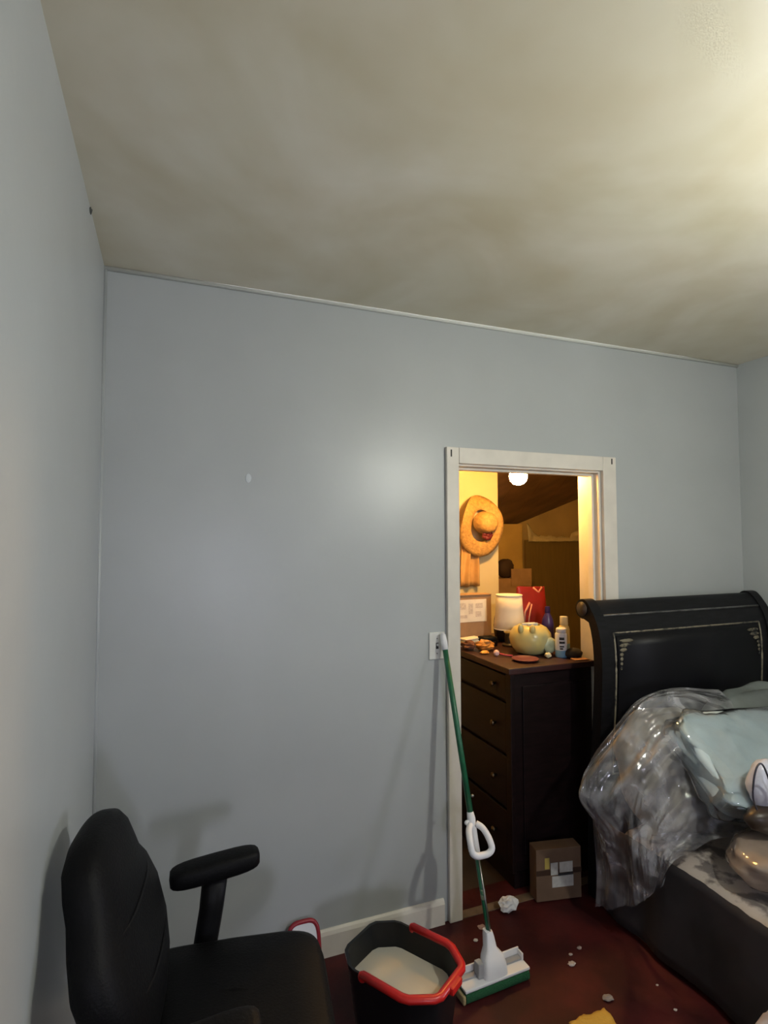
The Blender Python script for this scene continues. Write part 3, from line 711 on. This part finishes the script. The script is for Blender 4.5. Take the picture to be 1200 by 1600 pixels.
bm = bmesh.new(); blob(bm, (0, 0, 0.0), (0.23, 0.16, 0.08), e1=0.75, nz=0.14, nf=2.4, nu=40, nv=24, seed=11)
tag(link('wrapped_parcel', bm, mat('beige film', (0.30, 0.235, 0.19), 0.18, var=0.15, scale=5, bump=0.5, bscale=12, coat=0.4), None, True, (2.07, -0.80, 0.482)), 'beige plastic-wrapped parcel lying on the mottled blanket', 'parcel')

# ================================================================ OFFICE CHAIR
ch = thing('office_chair', 'black leather office chair with padded arms against the left wall', 'chair', (0.150, -0.755, 0), R(-8))
# seat
bm = bmesh.new()
rings = []
for z, s in ((0.385, 0.86), (0.40, 0.95), (0.43, 1.0), (0.475, 1.0), (0.500, 0.965), (0.512, 0.88), (0.514, 0.6), (0.510, 0.2)):
    rings.append([(x*s, y*s, z - 0.012*max(0, x/0.25)**2*(z > 0.45)) for x, y in squircle(0.245, 0.255, 0.28, 48)])
loft(bm, rings); link('seat', bm, BLACKL, ch, True)
# backrest
bm = bmesh.new()
BK = [(0.50, 0.12, 0.04, -0.20), (0.53, 0.155, 0.055, -0.205), (0.60, 0.195, 0.066, -0.213), (0.66, 0.228, 0.068, -0.226), (0.73, 0.245, 0.064, -0.245), (0.79, 0.222, 0.058, -0.262),
      (0.835, 0.180, 0.056, -0.276), (0.875, 0.165, 0.056, -0.287), (0.915, 0.15, 0.052, -0.296), (0.945, 0.12, 0.042, -0.301), (0.960, 0.075, 0.026, -0.303), (0.965, 0.02, 0.01, -0.303)]
loft(bm, [[(cx + x, y, z + 0.0*x) for x, y in squircle(tk, w, 0.7, 36)] for z, w, tk, cx in BK])
link('backrest', bm, BLACKL, ch, True)
# stitched seams on the backrest
for zz in (0.66, 0.79):
    a = [b for b in BK if b[0] <= zz][-1]
    w = a[1]*0.86
    bm = bmesh.new()
    tube(bm, [(a[3]+a[2]*(1-(abs(t)/1.0)**2.86*0.75)**0.7+0.001 if abs(t) < 0.99 else a[3], w*t, zz+0.01*t*t) for t in [-0.9+1.8*i/14 for i in range(15)]], 0.004, 6)
    link('seam', bm, BLACKP, ch, True)
bm = bmesh.new(); tube(bm, [(-0.12, 0, 0.375), (-0.25, 0, 0.38), (-0.285, 0, 0.45), (-0.285, 0, 0.60)], 0.02, 8, flat=0.6, updir=(0, 1, 0)); link('back_bracket', bm, BLACKP, ch, True)
for sy in (1, -1):
    ar = bpy.data.objects.new('armrest', None); COL.objects.link(ar); ar.parent = ch; ar.location = (-0.055, sy*0.295, 0); ar.rotation_euler = (0, 0, R(10))
    bm = bmesh.new()
    rings = []
    for i in range(13):
        a = -PI/2 + PI*i/12
        x = 0.125*sgn(math.sin(a), 0.55); s = max(0.06, abs(math.cos(a))**0.42)
        rings.append([(x, yy*s, 0.672 + zz*s + 0.06*x) for yy, zz in squircle(0.040, 0.030, 0.6, 18)])
    loft(bm, rings); link('pad', bm, BLACKL, ar, True)
    bm = bmesh.new(); tube(bm, [(-0.035, -sy*0.03, 0.36), (-0.03, -sy*0.012, 0.45), (-0.01, 0, 0.56), (0.0, 0, 0.652)], [0.03, 0.033, 0.034, 0.036], 10, flat=0.55, updir=(0, 1, 0)); link('post', bm, BLACKP, ar, True)
    bm = bmesh.new(); box(bm, -0.07, 0.03, min(-sy*0.2, -sy*0.02), max(-sy*0.2, -sy*0.02), 0.355, 0.378, bev=0.006); link('arm_bracket', bm, BLACKP, ar)
boxo('mechanism', BLACKP, ch, -0.12, 0.12, -0.08, 0.08, 0.335, 0.384, bev=0.01)
latheo('gas_lift', BLACKP, ch, [(0.045, 0.085), (0.045, 0.20), (0.028, 0.205), (0.028, 0.335)], 18)
for k in range(5):
    a = 2*PI*k/5 + 0.4
    lg = bmesh.new(); tube(lg, [(0.03*math.cos(a), 0.03*math.sin(a), 0.115), (0.15*math.cos(a), 0.15*math.sin(a), 0.10), (0.27*math.cos(a), 0.27*math.sin(a), 0.075)], [0.028, 0.024, 0.018], 8, flat=0.7)
    l_ = link('base_leg', lg, BLACKP, ch, True)
    cs = bmesh.new(); lathe(cs, [(0.01, -0.02), (0.024, -0.02), (0.026, -0.01), (0.026, 0.01), (0.024, 0.02), (0.01, 0.02)], 14)
    bmesh.ops.transform(cs, matrix=Matrix.Rotation(a, 4, 'Z') @ Matrix.Rotation(R(90), 4, 'X'), verts=cs.verts)
    link('caster', cs, BLACKP, l_, True, (0.27*math.cos(a), 0.27*math.sin(a), 0.0265))

# ================================================================ MOP BUCKET
bk = thing('mop_bucket', 'black mop bucket with red rim holding cloudy water beside the office chair', 'bucket', (0.712, -0.480, 0), R(-57))
BH = 0.285
OCT = [(x*0.94, y) for x, y in [(-0.195, 0.06), (-0.185, 0.085), (-0.13, 0.128), (-0.105, 0.135), (0.09, 0.135), (0.115, 0.128), (0.178, 0.082), (0.188, 0.065), (0.188, -0.065), (0.178, -0.082), (0.115, -0.128), (0.09, -0.135), (-0.105, -0.135), (-0.13, -0.128), (-0.185, -0.085), (-0.195, -0.06)]]
def octr(s, z, sx=None): return [(x*(sx or s), y*s, z) for x, y in OCT]
bm = bmesh.new()
loft(bm, [octr(0.74, 0.001), octr(0.76, 0.01), octr(0.95, BH-0.012), octr(0.985, BH-0.01), octr(0.985, BH), octr(0.93, BH), octr(0.925, BH-0.02), octr(0.74, 0.016)])
link('body', bm, mat('black bucket', (0.007, 0.008, 0.009), 0.36, spec=0.3), bk, True, auto=30)
def rimseg(name, idx, m, r, lift):
    pts = [(OCT[i % 16][0]*0.99, OCT[i % 16][1]*0.99, BH+lift) for i in idx]
    bm = bmesh.new(); tube(bm, pts, r, 10, flat=0.85); return link(name, bm, m, bk, True)
# red bail handle folded down around the pouring end
bm = bmesh.new()
tube(bm, [(x*0.99, y*0.99, BH+0.002) for x, y in [(-0.05, 0.135)] + OCT[4:12] + [(-0.06, -0.135)]], 0.0135, 10, flat=0.85)
link('red_rim', bm, REDP, bk, True)
boxo('spout_tab', REDP, bk, 0.172, 0.198, -0.03, 0.03, BH-0.012, BH+0.010, bev=0.006)
for yy in (0.134, -0.134):
    bm = bmesh.new(); blob(bm, (-0.06 if yy < 0 else -0.05, yy, BH-0.004), (0.014, 0.012, 0.016), nu=12, nv=8); link('handle_pivot', bm, REDP, bk, True)
WATER = mat('cloudy soapy water', (0.50, 0.48, 0.43), 0.18, col2=(0.64, 0.56, 0.43), scale=4.5, lo=0.40, hi=0.62, detail=2)
bm = bmesh.new()
loft(bm, [octr(0.865, 0.185), octr(0.885, 0.208)])
link('cloudy_water', bm, WATER, bk)

# ================================================================ SPONGE MOP
mp = thing('sponge_mop', 'green-handled sponge mop with white head leaning on the light switch', 'mop', (1.10, -0.355, 0))
A = Vector((0.018, 0.012, 0.135)); B = Vector((-0.008, 0.325, 1.205))
def ML(t): return A + (B-A)*t
def mt_tube(name, t0, t1, r, m, n=12, parent=mp):
    bm = bmesh.new(); tube(bm, [ML(t0), ML((t0+t1)/2), ML(t1)], r, n, updir=(1, 0, 0)); return link(name, bm, m, parent, True)
mt_tube('lower_pole', -0.03, 0.30, 0.0095, GREEN)
mt_tube('upper_pole', 0.37, 0.945, 0.0115, GREEN)
mt_tube('pole_scuff', 0.125, 0.155, 0.0098, mat('scuffed enamel', (0.36, 0.38, 0.25), 0.5, col2=(0.02, 0.10, 0.05), scale=50, lo=0.45, hi=0.6))
bm = bmesh.new(); tube(bm, [ML(0.945), ML(0.975), ML(1.0), ML(1.008)], [0.0135, 0.0145, 0.0125, 0.006], 12, updir=(1, 0, 0)); link('end_grip', bm, WHITEP, mp, True)
bm = bmesh.new(); tube(bm, [ML(0.245), ML(0.26), ML(0.31), ML(0.37), ML(0.39)], [0.011, 0.0145, 0.0145, 0.016, 0.013], 12, updir=(1, 0, 0)); lev = link('lever_collar', bm, WHITEP, mp, True)
bm = bmesh.new()
P0 = ML(0.355)
prs = [(-0.012, -0.012, 0.0), (-0.030, -0.035, -0.012), (-0.040, -0.066, -0.040), (-0.042, -0.088, -0.072), (-0.026, -0.092, -0.088), (0.0, -0.090, -0.092), (0.026, -0.092, -0.088), (0.042, -0.088, -0.072), (0.040, -0.066, -0.040), (0.030, -0.035, -0.012), (0.012, -0.012, 0.0)]
prs = [(p[0], p[1]*0.85, p[2]*0.9) for p in prs]
tube(bm, [P0 + Vector(polyline(prs, i/40)) for i in range(41)], 0.0125, 10, updir=(0, 0.6, 0.8))
link('pull_lever', bm, WHITEP, mp, True)
bm = bmesh.new(); blob(bm, P0+Vector((-0.020, 0.0, 0.004)), (0.012, 0.010, 0.010), nu=12, nv=8); link('lever_pivot', bm, WHITEP, mp, True)
# pull rod beside the lower pole
bm = bmesh.new(); tube(bm, [ML(-0.01)+Vector((0, -0.012, 0.0)), ML(0.25)+Vector((0, -0.013, 0))], 0.003, 6, updir=(1, 0, 0)); link('pull_rod', bm, METAL, mp, True)
bm = bmesh.new(); blob(bm, ML(0.44)+Vector((0.018, -0.004, 0)), (0.007, 0.006, 0.006), nu=10, nv=6); link('lock_button', bm, METAL, mp, True)
# head
HR = Matrix.Rotation(R(3), 4, 'Z')
hd = bpy.data.objects.new('mop_head', None); COL.objects.link(hd); hd.parent = mp; hd.rotation_euler = (0, 0, R(3)); hd.location = (0.014, -0.012, 0)
bm = bmesh.new()
loft(bm, [[(x, y*1.0, z) for y, z in [(0.036*sgn(math.cos(a), 0.6), 0.020+0.0195*sgn(math.sin(a), 0.6)) for a in [2*PI*i/20 for i in range(20)]]] for x in (-0.135, -0.05, 0.05, 0.135)])
link('sponge', bm, SPONGE, hd, True, auto=50)
boxo('sponge_end', mat('yellowed sponge end', (0.42, 0.33, 0.16), 0.9, bump=0.4, bscale=150), hd, -0.1475, -0.1352, -0.034, 0.03, 0.003, 0.034, bev=0.006, smooth=True)
boxo('plate', WHITEP, hd, -0.138, 0.138, -0.034, 0.034, 0.0396, 0.050, bev=0.004)
for x0, x1 in ((-0.136, -0.052), (0.052, 0.136)):
    boxo('wing_tray', GREYP, hd, x0, x1, 0.006, 0.030, 0.0502, 0.058, bev=0.002)
    bm = bmesh.new(); box(bm, x0, x1, 0.0305, 0.036, 0.042, 0.080, bev=0.002); link('wing_edge', bm, WHITEP, hd)
    xe = (x0-0.001, x0+0.006) if x0 < 0 else (x1-0.006, x1+0.001)
    boxo('wing_end', WHITEP, hd, xe[0], xe[1], 0.003, 0.0302, 0.0502, 0.074, bev=0.002)
bm = bmesh.new()
loft(bm, [[(x*sx, y*sy+dy, z) for x, y in squircle(1, 1, 0.5, 20)] for sx, sy, dy, z in ((0.05, 0.030, -0.002, 0.0502), (0.047, 0.028, 0.0, 0.085), (0.040, 0.024, 0.008, 0.108), (0.022, 0.02, 0.020, 0.128), (0.017, 0.018, 0.030, 0.165), (0.014, 0.016, 0.034, 0.178))])
link('neck_bracket', bm, WHITEP, hd, True, auto=40)
boxo('hinge_flap', GREYP, hd, -0.068, -0.044, -0.01, 0.022, 0.0504, 0.100, bev=0.004, mtx=Matrix.Translation((-0.0, 0, 0)))

# ================================================================ LIGHT SWITCH
sw = thing('light_switch', 'white light switch plate on the wall beside the door frame', 'light switch', (1.076, 0, 1.157))
IVY = mat('ivory plate', (0.66, 0.66, 0.63), 0.4)
boxo('plate', IVY, sw, -0.0375, 0.0375, -0.007, -0.0005, -0.058, 0.058, bev=0.004, seg=3)
boxo('toggle_slot', DK, sw, -0.006, 0.006, -0.0078, -0.0071, -0.013, 0.013)
boxo('toggle', IVY, sw, -0.004, 0.004, -0.018, -0.0079, 0.0, 0.010, bev=0.002)
for z in (-0.032, 0.032):
    bm = bmesh.new(); lathe(bm, [(0.0035, 0), (0.003, 0.0012), (0.0005, 0.0013)], 10)
    bmesh.ops.transform(bm, matrix=Matrix.Rotation(R(90), 4, 'X'), verts=bm.verts); link('screw', bm, METAL, sw, True, (0, -0.0071, z))

# ================================================================ SMALL THINGS ON THE FLOOR
# white tray with red rim behind the chair seat
ty = thing('red_rimmed_tray', 'white tray with a dark red rim leaning on the baseboard behind the chair', 'tray', (0.492, -0.075, 0), rot=(R(-16), 0, 0))
bm = bmesh.new()
pr = [(x*1.0, z) for x, z in squircle(0.058, 0.085, 0.55, 36)]
loft(bm, [[(x, y, z+0.087) for x, z in pr] for y in (0.0, 0.008)]); link('panel', bm, WHITEP, ty, False)
bm = bmesh.new(); tube(bm, [(x, 0.004, z+0.087) for x, z in pr], 0.0085, 8, cyc=True, updir=(0, 1, 0)); link('rim', bm, mat('dark red rim', (0.27, 0.012, 0.022), 0.4), ty, True)
WP = mat('white tissue', (0.66, 0.66, 0.66), 0.85)
crumple('crumpled_tissue', WP, (1.395, -0.045, 0), (0.038, 0.03, 0.028), 'crumpled white tissue on the floor at the doorway sill', 'tissue', 21, 0.55, 2.2)
scr = [(1.23, -0.09, 0.017, 'pinkish scrap on the floor by the left foot of the door frame', (0.36, 0.22, 0.17)),
       (1.171, -0.146, 0.010, 'tiny white scrap on the floor left of the mop pole', (0.55, 0.5, 0.45)),
       (1.445, -0.387, 0.014, 'larger of the pale flakes on the red floor right of the mop', (0.42, 0.38, 0.37)),
       (1.475, -0.345, 0.008, 'smaller pale flake on the floor just beyond the larger one', (0.34, 0.3, 0.3)),
       (1.53, -0.33, 0.010, 'dull grey flake on the floor between the doorway box and the bed', (0.22, 0.17, 0.16)),
       (1.458, -0.561, 0.018, 'grey leaf-like scrap on the floor behind the yellow cloth', (0.22, 0.19, 0.18)),
       (1.669, -0.577, 0.005, 'tiny white crumb on the floor midway along the bed', (0.45, 0.42, 0.4)),
       (1.640, -0.680, 0.006, 'tiny pale crumb on the floor nearest the front of the picture', (0.45, 0.42, 0.4))]
for k, (x, y, s, lab, c_) in enumerate(scr):
    crumple('floor_scrap', mat('scrap %d' % k, c_, 0.8), (x, y, 0), (s, s*0.75, s*0.3), lab, 'scrap', 40+k, 0.5, 1.6)['group'] = 'scraps on the red floor'
bm = bmesh.new()
def fn(u, v):
    return (0.15*(u-0.5) + 0.01*fbm(v*3, 1), 0.13*(v-0.5) + 0.012*fbm(u*4, 2), 0.004 + 0.010*abs(fbm(u*3, v*3, 7)) + 0.012*v)
grid_sheet(bm, fn, 16, 14)
o = solid(link('yellow_cloth', bm, mat('yellow cloth', (0.52, 0.31, 0.045), 0.85, bump=0.4, bscale=80), None, True, (1.325, -0.67, 0.002)), 0.004, 1)
tag(o, 'yellow cloth lying on the red floor at the bottom edge', 'cloth')
bm = bmesh.new()
rings = []
for z, r_ in ((0.001, 0.06), (0.02, 0.085), (0.10, 0.095), (0.18, 0.085), (0.23, 0.06), (0.26, 0.028), (0.29, 0.03), (0.32, 0.045)):
    rings.append([((r_*(1+0.13*fbm(math.cos(a)*2, math.sin(a)*2, z*9)))*math.cos(a), (r_*(1+0.13*fbm(math.cos(a)*2, math.sin(a)*2, z*9)))*math.sin(a), z) for a in [2*PI*i/28 for i in range(28)]])
loft(bm, rings)
tag(link('white_bag', bm, mat('lavender white plastic', (0.62, 0.60, 0.70), 0.35, bump=0.3, bscale=18), None, True, (1.665, -1.045, 0)), 'knotted white plastic bag on the floor beside the bed at the right edge', 'bag')
